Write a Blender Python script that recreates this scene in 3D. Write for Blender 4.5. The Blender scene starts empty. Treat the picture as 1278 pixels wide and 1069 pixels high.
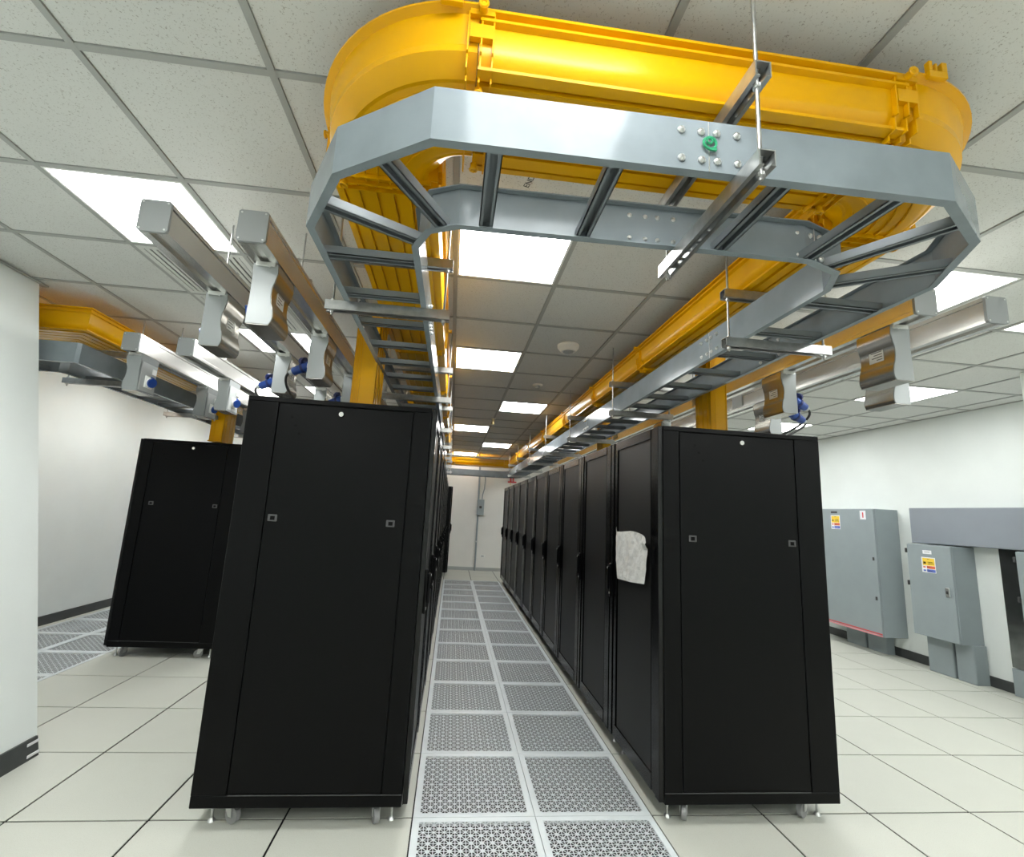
import bpy, bmesh, math, random
from mathutils import Vector, Matrix
random.seed(7)

# ---------------------------------------------------------------- camera / world / exposure
S = bpy.context.scene
C = S.collection
FPX, CPOS = 575.52, Vector((-0.5124, -2.5270, 1.4748))
YAW, PIT, ROL, PCX, PCY = 0.0963, 0.1656, 0.0531, 625.79, 542.93
d_ = Vector((math.sin(YAW)*math.cos(PIT), math.cos(YAW)*math.cos(PIT), math.sin(PIT)))
r0 = Vector((math.cos(YAW), -math.sin(YAW), 0)); u0 = r0.cross(d_)
R_ = r0*math.cos(ROL) + u0*math.sin(ROL); U_ = -r0*math.sin(ROL) + u0*math.cos(ROL)
cam_data = bpy.data.cameras.new('camera'); cam = bpy.data.objects.new('camera', cam_data); C.objects.link(cam)
cam.matrix_world = Matrix(((R_.x, U_.x, -d_.x, CPOS.x), (R_.y, U_.y, -d_.y, CPOS.y), (R_.z, U_.z, -d_.z, CPOS.z), (0, 0, 0, 1)))
cam_data.sensor_width = 36; cam_data.sensor_fit = 'HORIZONTAL'; cam_data.lens = FPX/1278*36
cam_data.shift_x = (639-PCX)/1278; cam_data.shift_y = (PCY-534.5)/1278; cam_data.clip_start = 0.02
S.camera = cam
def seen(p, m=60):
    D = Vector(p)-CPOS; z = D.dot(d_)
    if z < .15: return False
    x = PCX+FPX*D.dot(R_)/z; y = PCY-FPX*D.dot(U_)/z
    return -m < x < 1278+m and -m < y < 1069+m

w = bpy.data.worlds.new('world'); S.world = w; w.use_nodes = True
w.node_tree.nodes['Background'].inputs[0].default_value = (.8, .85, .9, 1)
w.node_tree.nodes['Background'].inputs[1].default_value = 0.05
S.view_settings.view_transform = 'Standard'; S.view_settings.look = 'None'
S.view_settings.gamma = 1; S.view_settings.use_curve_mapping = False
S.view_settings.exposure = 0.68
LAMP = 13.0

# ---------------------------------------------------------------- room measures
XL, XR, YB, YF, H = -4.88, 5.05, -4.6, 9.5, 2.84
CX0, CY0, T = 0.01, 0.035, 0.6            # ceiling grid origin, module

# ---------------------------------------------------------------- materials
MATS = {}
def mat(name, col, rough=.5, metal=0., spec=.5, noise=0., nscale=20., bump=0., bscale=60., emit=None, coat=0., ntype='noise', dark=None, clear=None):
    m = bpy.data.materials.new(name); m.use_nodes = True; nt = m.node_tree; b = nt.nodes['Principled BSDF']
    b.inputs['Base Color'].default_value = (*col, 1); b.inputs['Roughness'].default_value = rough
    b.inputs['Metallic'].default_value = metal; b.inputs['Specular IOR Level'].default_value = spec
    if coat: b.inputs['Coat Weight'].default_value = coat; b.inputs['Coat Roughness'].default_value = .15
    tc = nt.nodes.new('ShaderNodeTexCoord')
    if noise:
        n = nt.nodes.new('ShaderNodeTexNoise'); n.inputs['Scale'].default_value = nscale; n.inputs['Detail'].default_value = 5
        nt.links.new(tc.outputs['Object'], n.inputs['Vector'])
        rp = nt.nodes.new('ShaderNodeValToRGB'); k = dark or tuple(c*(1-noise) for c in col)
        rp.color_ramp.elements[0].position = .35; rp.color_ramp.elements[1].position = .65
        rp.color_ramp.elements[0].color = (*k, 1); rp.color_ramp.elements[1].color = (*col, 1)
        nt.links.new(n.outputs['Fac'], rp.inputs['Fac']); nt.links.new(rp.outputs['Color'], b.inputs['Base Color'])
    if bump:
        n = nt.nodes.new('ShaderNodeTexNoise'); n.inputs['Scale'].default_value = bscale; n.inputs['Detail'].default_value = 4
        nt.links.new(tc.outputs['Object'], n.inputs['Vector'])
        bp = nt.nodes.new('ShaderNodeBump'); bp.inputs['Strength'].default_value = bump; bp.inputs['Distance'].default_value = .01
        nt.links.new(n.outputs['Fac'], bp.inputs['Height']); nt.links.new(bp.outputs['Normal'], b.inputs['Normal'])
    if emit:
        b.inputs['Emission Color'].default_value = (*emit[0], 1); b.inputs['Emission Strength'].default_value = emit[1]
    MATS[name] = m; return m
def specks(name, col, spot, scale, thr, rough=.8, spec=.3, base_noise=.05):
    """plain surface with small dark specks (fissured ceiling tile, terrazzo-like floor laminate)"""
    m = mat(name, col, rough, spec=spec); nt = m.node_tree; b = nt.nodes['Principled BSDF']
    tc = nt.nodes.new('ShaderNodeTexCoord')
    n = nt.nodes.new('ShaderNodeTexNoise'); n.inputs['Scale'].default_value = scale; n.inputs['Detail'].default_value = 3; n.inputs['Roughness'].default_value = .7
    n2 = nt.nodes.new('ShaderNodeTexNoise'); n2.inputs['Scale'].default_value = 6
    oi = nt.nodes.new('ShaderNodeObjectInfo'); ad = nt.nodes.new('ShaderNodeVectorMath'); ad.operation = 'ADD'
    sc = nt.nodes.new('ShaderNodeVectorMath'); sc.operation = 'SCALE'; sc.inputs['Scale'].default_value = 37.
    nt.links.new(oi.outputs['Location'], sc.inputs[0]); nt.links.new(tc.outputs['Object'], ad.inputs[0]); nt.links.new(sc.outputs[0], ad.inputs[1])
    nt.links.new(ad.outputs[0], n.inputs['Vector']); nt.links.new(ad.outputs[0], n2.inputs['Vector'])
    rp = nt.nodes.new('ShaderNodeValToRGB'); rp.color_ramp.elements[0].position = thr; rp.color_ramp.elements[1].position = thr+.05
    rp.color_ramp.elements[0].color = (*spot, 1); rp.color_ramp.elements[1].color = (1, 1, 1, 1)
    r2 = nt.nodes.new('ShaderNodeValToRGB'); r2.color_ramp.elements[0].color = (*[c*(1-base_noise) for c in col], 1); r2.color_ramp.elements[1].color = (*col, 1)
    mx = nt.nodes.new('ShaderNodeMix'); mx.data_type = 'RGBA'; mx.blend_type = 'MULTIPLY'; mx.inputs[0].default_value = 1
    nt.links.new(n.outputs['Fac'], rp.inputs['Fac']); nt.links.new(n2.outputs['Fac'], r2.inputs['Fac'])
    nt.links.new(r2.outputs['Color'], mx.inputs[6]); nt.links.new(rp.outputs['Color'], mx.inputs[7])
    nt.links.new(mx.outputs[2], b.inputs['Base Color'])
    return m
specks('ceiling_tile', (.66, .67, .64), (.60, .58, .55), 150, .35)
specks('floor_tile', (.57, .58, .52), (.9, .89, .86), 260, .40, rough=.38, spec=.45)
mat('grid_bar', (.36, .37, .35), .5)
mat('ceiling_void', (.3, .3, .28), .9)
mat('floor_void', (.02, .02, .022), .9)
mat('wall_white', (.82, .86, .84), .75, spec=.25, noise=.03, nscale=3, bump=.05, bscale=90)
mat('wall_warm', (.80, .79, .75), .75, spec=.25, noise=.03, nscale=3)
mat('baseboard', (.055, .06, .06), .5, noise=.2, nscale=10)
mat('perf_plate', (.70, .75, .77), .35, noise=.06, nscale=9)
mat('rack_black', (.0016, .0017, .002), .32, spec=.13, bump=.04, bscale=900)
mat('rack_door', (.002, .0021, .0023), .23, spec=.33, bump=.03, bscale=900)
mat('gap_black', (.002, .002, .002), .8, spec=.1)
mat('steel', (.62, .63, .62), .32, metal=.9)
mat('zinc', (.50, .51, .50), .3, metal=.85, noise=.25, nscale=25)
mat('white_plastic', (.85, .85, .83), .4)
mat('caster_wheel', (.25, .25, .25), .5)
mat('ladder_grey', (.235, .272, .295), .14, metal=.02, spec=.13, noise=.14, nscale=7)
mat('ladder_dark', (.10, .115, .125), .45, metal=.2)
mat('duct_yellow', (.74, .375, .0008), .28, spec=.26, noise=.05, nscale=4)
mat('alu', (.74, .73, .70), .27, metal=.85, noise=.06, nscale=8)
mat('track_cap', (.42, .44, .435), .4, metal=.2)
mat('cap_grey', (.27, .285, .285), .42, metal=.15)
mat('tap_grey', (.30, .32, .32), .30, metal=.3)
mat('tap_steel', (.46, .44, .40), .26, metal=.9)
mat('plate_label', (.80, .80, .77), .45)
mat('ink', (.04, .04, .04), .6)
mat('blue_plastic', (.008, .05, .26), .35)
mat('blue_dark', (.005, .014, .10), .4)
mat('cable_black', (.012, .012, .013), .45)
mat('panel_grey', (.29, .335, .35), .42, spec=.4, noise=.05, nscale=5)
mat('trough_grey', (.265, .29, .325), .42, spec=.4, noise=.04, nscale=5)
mat('dark_steel', (.22, .24, .24), .18, metal=.9, noise=.3, nscale=9)
mat('red', (.62, .05, .06), .45)
mat('green', (.02, .26, .12), .45)
mat('sticker_white', (.85, .85, .88), .5)
mat('sticker_yellow', (.9, .62, .06), .5)
mat('sticker_red', (.72, .16, .08), .5)
mat('sticker_blue', (.10, .16, .55), .5)
mat('paper', (.62, .62, .60), .7, noise=.1, nscale=18, bump=.3, bscale=40)
mat('detector', (.78, .76, .70), .5)
mat('brass', (.75, .6, .3), .3, metal=.8)
mat('diffuser', (.9, .9, .9), .5, emit=((.985, 1, .985), LAMP))
def mesh_mat():
    m = mat('door_mesh', (.028, .028, .028), .45, spec=.35); nt = m.node_tree; b = nt.nodes['Principled BSDF']
    tc = nt.nodes.new('ShaderNodeTexCoord'); v = nt.nodes.new('ShaderNodeTexVoronoi'); v.inputs['Scale'].default_value = 130; v.inputs['Randomness'].default_value = 0
    rp = nt.nodes.new('ShaderNodeValToRGB'); rp.color_ramp.elements[0].position = .32; rp.color_ramp.elements[1].position = .4
    rp.color_ramp.elements[0].color = (.0008, .0008, .0008, 1); rp.color_ramp.elements[1].color = (.011, .011, .011, 1)
    nt.links.new(tc.outputs['Object'], v.inputs['Vector']); nt.links.new(v.outputs['Distance'], rp.inputs['Fac']); nt.links.new(rp.outputs['Color'], b.inputs['Base Color'])
mesh_mat()

# ---------------------------------------------------------------- mesh helpers
class MB:
    def __init__(s): s.v = []; s.f = []; s.sm = []
    def add(s, vs, fs, smooth=False):
        o = len(s.v); s.v += [tuple(x) for x in vs]; s.f += [tuple(i+o for i in f) for f in fs]; s.sm += [smooth]*len(fs); return s
    def box(s, x0, x1, y0, y1, z0, z1, c=0.):
        if x1 < x0: x0, x1 = x1, x0
        if y1 < y0: y0, y1 = y1, y0
        if z1 < z0: z0, z1 = z1, z0
        if not c:
            v = [(x, y, z) for z in (z0, z1) for y in (y0, y1) for x in (x0, x1)]
            return s.add(v, [(0, 2, 3, 1), (4, 5, 7, 6), (0, 1, 5, 4), (2, 6, 7, 3), (0, 4, 6, 2), (1, 3, 7, 5)])
        bm = bmesh.new(); bmesh.ops.create_cube(bm, size=1)
        for v in bm.verts: v.co = Vector(((x0+x1)/2+v.co.x*(x1-x0), (y0+y1)/2+v.co.y*(y1-y0), (z0+z1)/2+v.co.z*(z1-z0)))
        bmesh.ops.bevel(bm, geom=list(bm.edges), offset=c, segments=1, affect='EDGES')
        bm.verts.index_update()
        s.add([v.co for v in bm.verts], [[v.index for v in f.verts] for f in bm.faces]); bm.free(); return s
    def prism(s, poly, axis, a, b, smooth=False):
        """poly: 2-D loop; axis: extrusion axis; (u,v) are the other two axes in x,y,z order"""
        n = len(poly)
        def P(u, v, t): return {'x': (t, u, v), 'y': (u, t, v), 'z': (u, v, t)}[axis]
        vs = [P(u, v, a) for u, v in poly]+[P(u, v, b) for u, v in poly]
        s.add(vs, [tuple(range(n-1, -1, -1)), tuple(range(n, 2*n))])
        return s.add(vs, [(i, (i+1) % n, n+(i+1) % n, n+i) for i in range(n)], smooth)
    def cyl(s, p0, p1, r, n=12, r1=None, cap=True):
        p0 = Vector(p0); p1 = Vector(p1); r1 = r if r1 is None else r1
        ax = (p1-p0).normalized(); a = ax.orthogonal().normalized(); b = ax.cross(a)
        vs = [p0+(a*math.cos(2*math.pi*i/n)+b*math.sin(2*math.pi*i/n))*r for i in range(n)]+[p1+(a*math.cos(2*math.pi*i/n)+b*math.sin(2*math.pi*i/n))*r1 for i in range(n)]
        s.add(vs, [(i, (i+1) % n, n+(i+1) % n, n+i) for i in range(n)], True)
        if cap: s.add(vs, [tuple(range(n-1, -1, -1)), tuple(range(n, 2*n))])
        return s
    def ring(s, c, ax, r, rr, n=16, m=8):
        c = Vector(c); ax = Vector(ax).normalized(); a = ax.orthogonal().normalized(); b = ax.cross(a); vs = []
        for i in range(n):
            e = a*math.cos(2*math.pi*i/n)+b*math.sin(2*math.pi*i/n)
            for j in range(m): t = 2*math.pi*j/m; vs.append(c+e*(r+rr*math.cos(t))+ax*rr*math.sin(t))
        return s.add(vs, [(i*m+j, ((i+1) % n)*m+j, ((i+1) % n)*m+(j+1) % m, i*m+(j+1) % m) for i in range(n) for j in range(m)], True)
    def tube(s, pts, r, n=8):
        pts = [Vector(p) for p in pts]; N = len(pts); vs = []; a = None
        for i, p in enumerate(pts):
            t = (pts[min(i+1, N-1)]-pts[max(i-1, 0)]).normalized()
            a = t.orthogonal().normalized() if a is None else (a-t*a.dot(t)).normalized()
            b = t.cross(a); vs += [p+(a*math.cos(2*math.pi*k/n)+b*math.sin(2*math.pi*k/n))*r for k in range(n)]
        s.add(vs, [(i*n+k, i*n+(k+1) % n, (i+1)*n+(k+1) % n, (i+1)*n+k) for i in range(N-1) for k in range(n)], True)
        return s.add(vs, [tuple(range(n-1, -1, -1)), tuple(range((N-1)*n, N*n))])
    def sweep(s, path, prof, z=0., closed=False, smooth=False):
        """sweep a closed profile (side offset, height) along a horizontal polyline with mitred corners"""
        P = [Vector((x, y)) for x, y in path]; N = len(P); n = len(prof); vs = []
        for i, p in enumerate(P):
            dn = (P[(i+1) % N]-p) if (closed or i < N-1) else (p-P[i-1])
            dp = (p-P[i-1]) if (closed or i > 0) else dn
            n1 = Vector((-dp.y, dp.x)).normalized(); n2 = Vector((-dn.y, dn.x)).normalized()
            mm = (n1+n2).normalized(); mm = mm/max(.3, mm.dot(n1))
            vs += [(p.x+mm.x*a, p.y+mm.y*a, z+t) for a, t in prof]
        K = N if closed else N-1
        s.add(vs, [(i*n+j, i*n+(j+1) % n, ((i+1) % N)*n+(j+1) % n, ((i+1) % N)*n+j) for i in range(K) for j in range(n)], smooth)
        if not closed: s.add(vs, [tuple(range(n-1, -1, -1)), tuple(range((N-1)*n, N*n))])
        return s
    def mesh(s, name, angle=None):
        me = bpy.data.meshes.new(name); me.from_pydata(s.v, [], s.f); me.update()
        bm = bmesh.new(); bm.from_mesh(me); bmesh.ops.recalc_face_normals(bm, faces=bm.faces); bm.to_mesh(me); bm.free()
        me.polygons.foreach_set('use_smooth', s.sm)
        if angle and any(s.sm): me.set_sharp_from_angle(angle=math.radians(angle))
        return me
    def build(s, name, material, parent=None, off=None, angle=35):
        """vertices are in world space; the object's origin goes to the parent's root, or to off"""
        o0 = Vector((0, 0, 0))
        if parent is not None:
            q = parent
            while q is not None: o0 += Vector(q.location); q = q.parent
        loc = Vector(off)-o0 if off is not None else Vector((0, 0, 0))
        base = o0+loc
        s.v = [(x-base.x, y-base.y, z-base.z) for x, y, z in s.v]
        me = s.mesh(name, angle); me.materials.append(MATS[material])
        o = bpy.data.objects.new(name, me); C.objects.link(o); o.parent = parent; o.location = loc
        return o
def shared(name, me, parent=None, loc=(0, 0, 0), rz=0.):
    o = bpy.data.objects.new(name, me); C.objects.link(o); o.parent = parent; o.location = loc; o.rotation_euler = (0, 0, rz); return o
def tag(o, label, cat, group=None):
    o['label'] = label; o['category'] = cat
    if group: o['group'] = group
    return o
def thing(name, label, cat, loc=(0, 0, 0), group=None):
    o = bpy.data.objects.new(name, None); C.objects.link(o); o.location = loc; o.empty_display_size = .1
    return tag(o, label, cat, group)
def struct(o, label=None):
    o['kind'] = 'structure'
    if label: o['label'] = label
    return o
def dup(root, loc, rz=0.):
    r = root.copy(); C.objects.link(r); r.location = loc; r.rotation_euler = (0, 0, rz)
    for ch in root.children:
        c = ch.copy(); C.objects.link(c); c.parent = r
        for g in ch.children:
            e = g.copy(); C.objects.link(e); e.parent = c
    return r
ORD = ['nearest', 'second', 'third', 'fourth', 'fifth', 'sixth', 'seventh', 'eighth', 'ninth', 'tenth', 'eleventh', 'twelfth']

# ================================================================ SHELL
# ---- floor
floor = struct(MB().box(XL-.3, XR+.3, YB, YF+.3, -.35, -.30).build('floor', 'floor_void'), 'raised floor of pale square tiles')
def clipcells(x0g, y0g):
    out = []
    for i in range(-9, 10):
        for j in range(-9, 18):
            a, b = max(x0g+i*T, XL), min(x0g+(i+1)*T, XR); c, e = max(y0g+j*T, YB), min(y0g+(j+1)*T, YF)
            if b-a > .03 and e-c > .03: out.append((i, j, a, b, c, e))
    return out
perf = set()
for j in range(-3, 13): perf |= {(-1, j), (0, j)}
for j in range(1, 13): perf |= {(-8, j), (-7, j)}
# perforated tile: rosette grille cut through a plate
def perf_mesh():
    m = MB(); half = T/2-.0015; N = 11; inn = .268; c = 2*inn/N
    for x0, x1, y0, y1 in ((-half, half, inn, half), (-half, half, -half, -inn), (-half, -inn, -inn, inn), (inn, half, -inn, inn)):
        m.box(x0, x1, y0, y1, -.012, 0)
    hb = c/2; b_ = hb-.0024; lv = []; lf = []
    def q(*pts):
        o = len(lv); lv.extend(pts); lf.append(tuple(range(o, o+len(pts))))
    q((-hb, b_), (hb, b_), (hb, hb), (-hb, hb)); q((-hb, -hb), (hb, -hb), (hb, -b_), (-hb, -b_)); q((-hb, -b_), (-b_, -b_), (-b_, b_), (-hb, b_)); q((b_, -b_), (hb, -b_), (hb, b_), (b_, b_))
    q(*[(.0062*math.cos(math.pi/4*k), .0062*math.sin(math.pi/4*k)) for k in range(8)])
    for k in range(4):
        a = math.pi/4*k; L = b_ if k % 2 == 0 else b_*1.40; hw = .0019 if k % 2 == 0 else .0024
        t_ = (math.cos(a), math.sin(a)); n_ = (-t_[1]*hw, t_[0]*hw)
        q((-t_[0]*L-n_[0], -t_[1]*L-n_[1]), (t_[0]*L-n_[0], t_[1]*L-n_[1]), (t_[0]*L+n_[0], t_[1]*L+n_[1]), (-t_[0]*L+n_[0], -t_[1]*L+n_[1]))
    for sx in (-1, 1):
        for sy in (-1, 1):
            e = .009; q((sx*b_, sy*b_), (sx*(b_-e), sy*b_), (sx*b_, sy*(b_-e)))
    for i in range(N):
        for j in range(N):
            cx, cy = -inn+(i+.5)*c, -inn+(j+.5)*c
            m.add([(x+cx, y+cy, -.001) for x, y in lv], lf)
    me = bpy.data.meshes.new('perforated_tile'); me.from_pydata(m.v, [], m.f); me.update(); me.materials.append(MATS['perf_plate']); return me
PM = perf_mesh()
def tile_mesh(name, material, w, h, z0, z1, c=.0015):
    m = MB().box(-w/2, w/2, -h/2, h/2, z0, z1, c); me = m.mesh(name); me.materials.append(MATS[material]); return me
FT = tile_mesh('floor_tile', 'floor_tile', T-.010, T-.010, -.005, 0, .0008)
cells = clipcells(0, 0)
cells.sort(key=lambda q: (Vector(((q[2]+q[3])/2, (q[4]+q[5])/2, 0))-CPOS).length)
def vis(a, b, c, e, z): return any(seen((x, y, z)) for x in (a, (a+b)/2, b) for y in (c, (c+e)/2, e))
rest = MB(); restp = MB(); nt_ = 0
for i, j, a, b, c, e in cells:
    cx, cy = (a+b)/2, (c+e)/2; full = b-a > .59 and e-c > .59; v = vis(a, b, c, e, 0)
    if (i, j) in perf:
        if v or i in (-1, 0): shared('perforated_tile', PM, floor, (cx, cy, 0))
        else: restp.box(a+.003, b-.003, c+.003, e-.003, -.03, 0)
    elif v and full and nt_ < 215 and not (-1.5 < cx < -.7 and cy > .9) and not (.7 < cx < 1.5 and cy > .9):
        shared('floor_tile', FT, floor, (cx, cy, 0)); nt_ += 1
    else: rest.box(a+.005, b-.005, c+.005, e-.005, -.005, 0)
o = rest.build('outer_floor_tiles', 'floor_tile', floor); o['kind'] = 'stuff'
if restp.v: o = restp.build('outer_perforated_tiles', 'perf_plate', floor); o['kind'] = 'stuff'

# ---- ceiling
ceiling = struct(MB().box(XL-.3, XR+.3, YB, YF+.3, H+.06, H+.12).build('ceiling', 'ceiling_void'), 'suspended ceiling of square mineral tiles in a grey grid')
lights = {(-1, -1), (-1, 2), (0, 5), (-1, 8), (0, 11), (-1, 14), (-4, -1), (-4, 2), (-4, 5), (-4, 8), (-4, 11), (-4, 14), (-7, 2), (-7, 5), (-7, 8), (-7, 11),
          (3, -1), (3, 2), (3, 5), (3, 8), (3, 11), (5, -1), (6, 2), (6, 5), (6, 8), (6, 11), (-1, -4), (-4, -4), (3, -4), (6, -4), (-1, -7), (-4, -7), (3, -7), (6, -7)}
vents = {(-4, 0), (-4, 1), (-4, 3)}
CT = tile_mesh('ceiling_tile', 'ceiling_tile', T-.024, T-.024, H+.004, H+.018, .002)
ccells = clipcells(CX0, CY0)
ccells.sort(key=lambda q: (Vector(((q[2]+q[3])/2, (q[4]+q[5])/2, H))-CPOS).length)
rest = MB(); n = 0
for i, j, a, b, c, e in ccells:
    if (i, j) in lights or (i, j) in vents: continue
    full = b-a > .59 and e-c > .59
    if full and n < 270 and vis(a, b, c, e, H): shared('ceiling_tile', CT, ceiling, ((a+b)/2, (c+e)/2, 0)); n += 1
    else: rest.box(a+.008, b-.008, c+.008, e-.008, H+.004, H+.018)
o = rest.build('outer_ceiling_tiles', 'ceiling_tile', ceiling); o['kind'] = 'stuff'
def bar_mesh(L):
    m = MB(); m.box(-.012, .012, 0, L, H-.002, H+.004); m.box(-.002, .002, 0, L, H+.004, H+.04); me = m.mesh('grid_bar'); me.materials.append(MATS['grid_bar']); return me
BL, BX = bar_mesh(YF-YB), None
for i in range(-8, 10):
    x = CX0+i*T
    if XL < x < XR: shared('grid_bar', BL, ceiling, (x, YB, 0))
BX = bar_mesh(XR-XL)
for j in range(-8, 17):
    y = CY0+j*T
    if YB < y < YF: shared('grid_bar', BX, ceiling, (XL, y, .0004), -math.pi/2).location = (XL, y, .0004)
# ---- ceiling lamps
def lamp(i, j):
    x, y = CX0+(i+.5)*T, CY0+(j+.5)*T
    col = {-7: 'far left aisle', -4: 'left busbars', -1: 'aisle, left column', 0: 'aisle, right column', 3: 'right busbars', 5: 'right floor', 6: 'right wall side'}[i]
    mates = sorted(k for a, k in lights if a == i and k >= -1); k = mates.index(j) if j in mates else -1
    lab = 'square white ceiling light over the %s, %s' % (col, (ORD[k]+' from camera') if k >= 0 else ('just behind camera' if j == -4 else 'farthest behind camera'))
    t = thing('ceiling_light', lab, 'ceiling light', (x, y, H), 'square ceiling light panels'); hh = T/2-.012
    f = MB()
    for a in ((-hh, hh, hh-.012, hh), (-hh, hh, -hh, -hh+.012), (-hh, -hh+.012, -hh+.012, hh-.012), (hh-.012, hh, -hh+.012, hh-.012)): f.box(x+a[0], x+a[1], y+a[2], y+a[3], H-.001, H+.02)
    f.build('frame', 'white_plastic', t)
    MB().box(x-hh+.012, x+hh-.012, y-hh+.012, y+hh-.012, H+.002, H+.008).build('diffuser', 'diffuser', t)
for i, j in sorted(lights): lamp(i, j)
# ---- slotted air diffusers
for k, (i, j) in enumerate(sorted(vents)):
    x, y = CX0+(i+.5)*T, CY0+(j+.5)*T; hh = T/2-.012
    t = thing('air_diffuser', ['slatted white air diffuser in ceiling right behind the big left light panel', 'slatted white air diffuser next to the second left light panel', 'slatted air diffuser beyond the second left light panel'][k], 'vent', (x, y, H))
    f = MB()
    for a in ((-hh, hh, hh-.03, hh), (-hh, hh, -hh, -hh+.03), (-hh, -hh+.03, -hh+.03, hh-.03), (hh-.03, hh, -hh+.03, hh-.03)): f.box(x+a[0], x+a[1], y+a[2], y+a[3], H-.002, H+.02)
    f.build('frame', 'ceiling_tile', t)
    sl = MB().prism([(-.0115, H+.0), (-.0115, H+.004), (.0115, H+.004), (.0115, H+.0)], 'y', -hh+.03, hh-.03).mesh('slat'); sl.materials.append(MATS['ceiling_tile'])
    for q in range(15): shared('slat', sl, t, (-hh+.047+q*.0345, 0, -H))
    MB().box(x-hh+.03, x+hh-.03, y-hh+.03, y+hh-.03, H+.012, H+.016).build('backing', 'ladder_dark', t)

# ---- walls
struct(MB().box(XL-.2, XL, YB, YF+.2, 0, H+.05).build('wall_left', 'wall_white'), 'white left wall')
struct(MB().box(XR, XR+.2, YB, YF+.2, 0, H+.05).build('wall_right', 'wall_white'), 'white right wall')
struct(MB().box(XL, XR, YF, YF+.2, 0, H+.05).build('wall_far', 'wall_warm'), 'far end wall of the aisle')
struct(MB().box(XL-.2, XR+.2, YB-.2, YB, 0, H+.05).build('wall_back', 'wall_white'), 'wall behind the camera')
# battered partition in the left foreground: its face leans away from the aisle
yb, yt = .575, .69
m = MB(); P = [(-2.735, YB, 0), (-2.735, yb, 0), (-3.385, yt, H-.002), (-3.385, YB, H-.002), (XL, YB, 0), (XL, yb, 0), (XL, yt, H-.002), (XL, YB, H-.002)]
m.add(P, [(0, 1, 2, 3), (4, 7, 6, 5), (1, 5, 6, 2), (0, 3, 7, 4), (3, 2, 6, 7), (0, 4, 5, 1)])
m2 = struct(m.build('wall_near_left', 'wall_white'), 'white partition wall in the left foreground')
dx = lambda z: -2.735-.65*z/H
m = MB().prism([(dx(0)+.012, 0), (dx(.1)+.012, .1), (dx(.1), .1), (dx(0), 0)], 'y', YB, yb-.005); struct(m.build('baseboard_near_left', 'baseboard'))
m = MB().box(dx(.08)+.013, dx(.08)+.016, yb-.075, yb-.004, .07, .085); m.box(dx(.03)+.013, dx(.03)+.018, yb-.08, yb-.004, .012, .03, .003)
struct(m.build('trim_1', 'sticker_white'), 'torn white end of the near left baseboard')
struct(MB().box(dx(H)-.02, dx(H)+.022, YB, yt+.05, H-.012, H-.002).build('trim_2', 'grid_bar'), 'ceiling edge trim over the near partition')
struct(MB().box(XL, XL+.014, 1, YF, 0, .1).build('baseboard_left', 'baseboard'))
struct(MB().box(XR-.014, XR, YB, YF, 0, .1).build('baseboard_right', 'baseboard'))
struct(MB().box(XL, XR, YF-.014, YF, 0, .08).build('baseboard_far', 'track_cap'))
struct(MB().box(4.08, XR, -.1, .695, 0, H-.003).build('wall_pillar', 'wall_white'), 'white pillar at the right edge')
# wall angle round the ceiling
for nm, bx in (('trim_3', (XR-.022, XR, YB, YF)), ('trim_4', (XL, XL+.022, YB, YF)), ('trim_5', (XL, XR, YF-.022, YF))):
    struct(MB().box(*bx, H-.003, H+.003).build(nm, 'grid_bar'))

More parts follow.
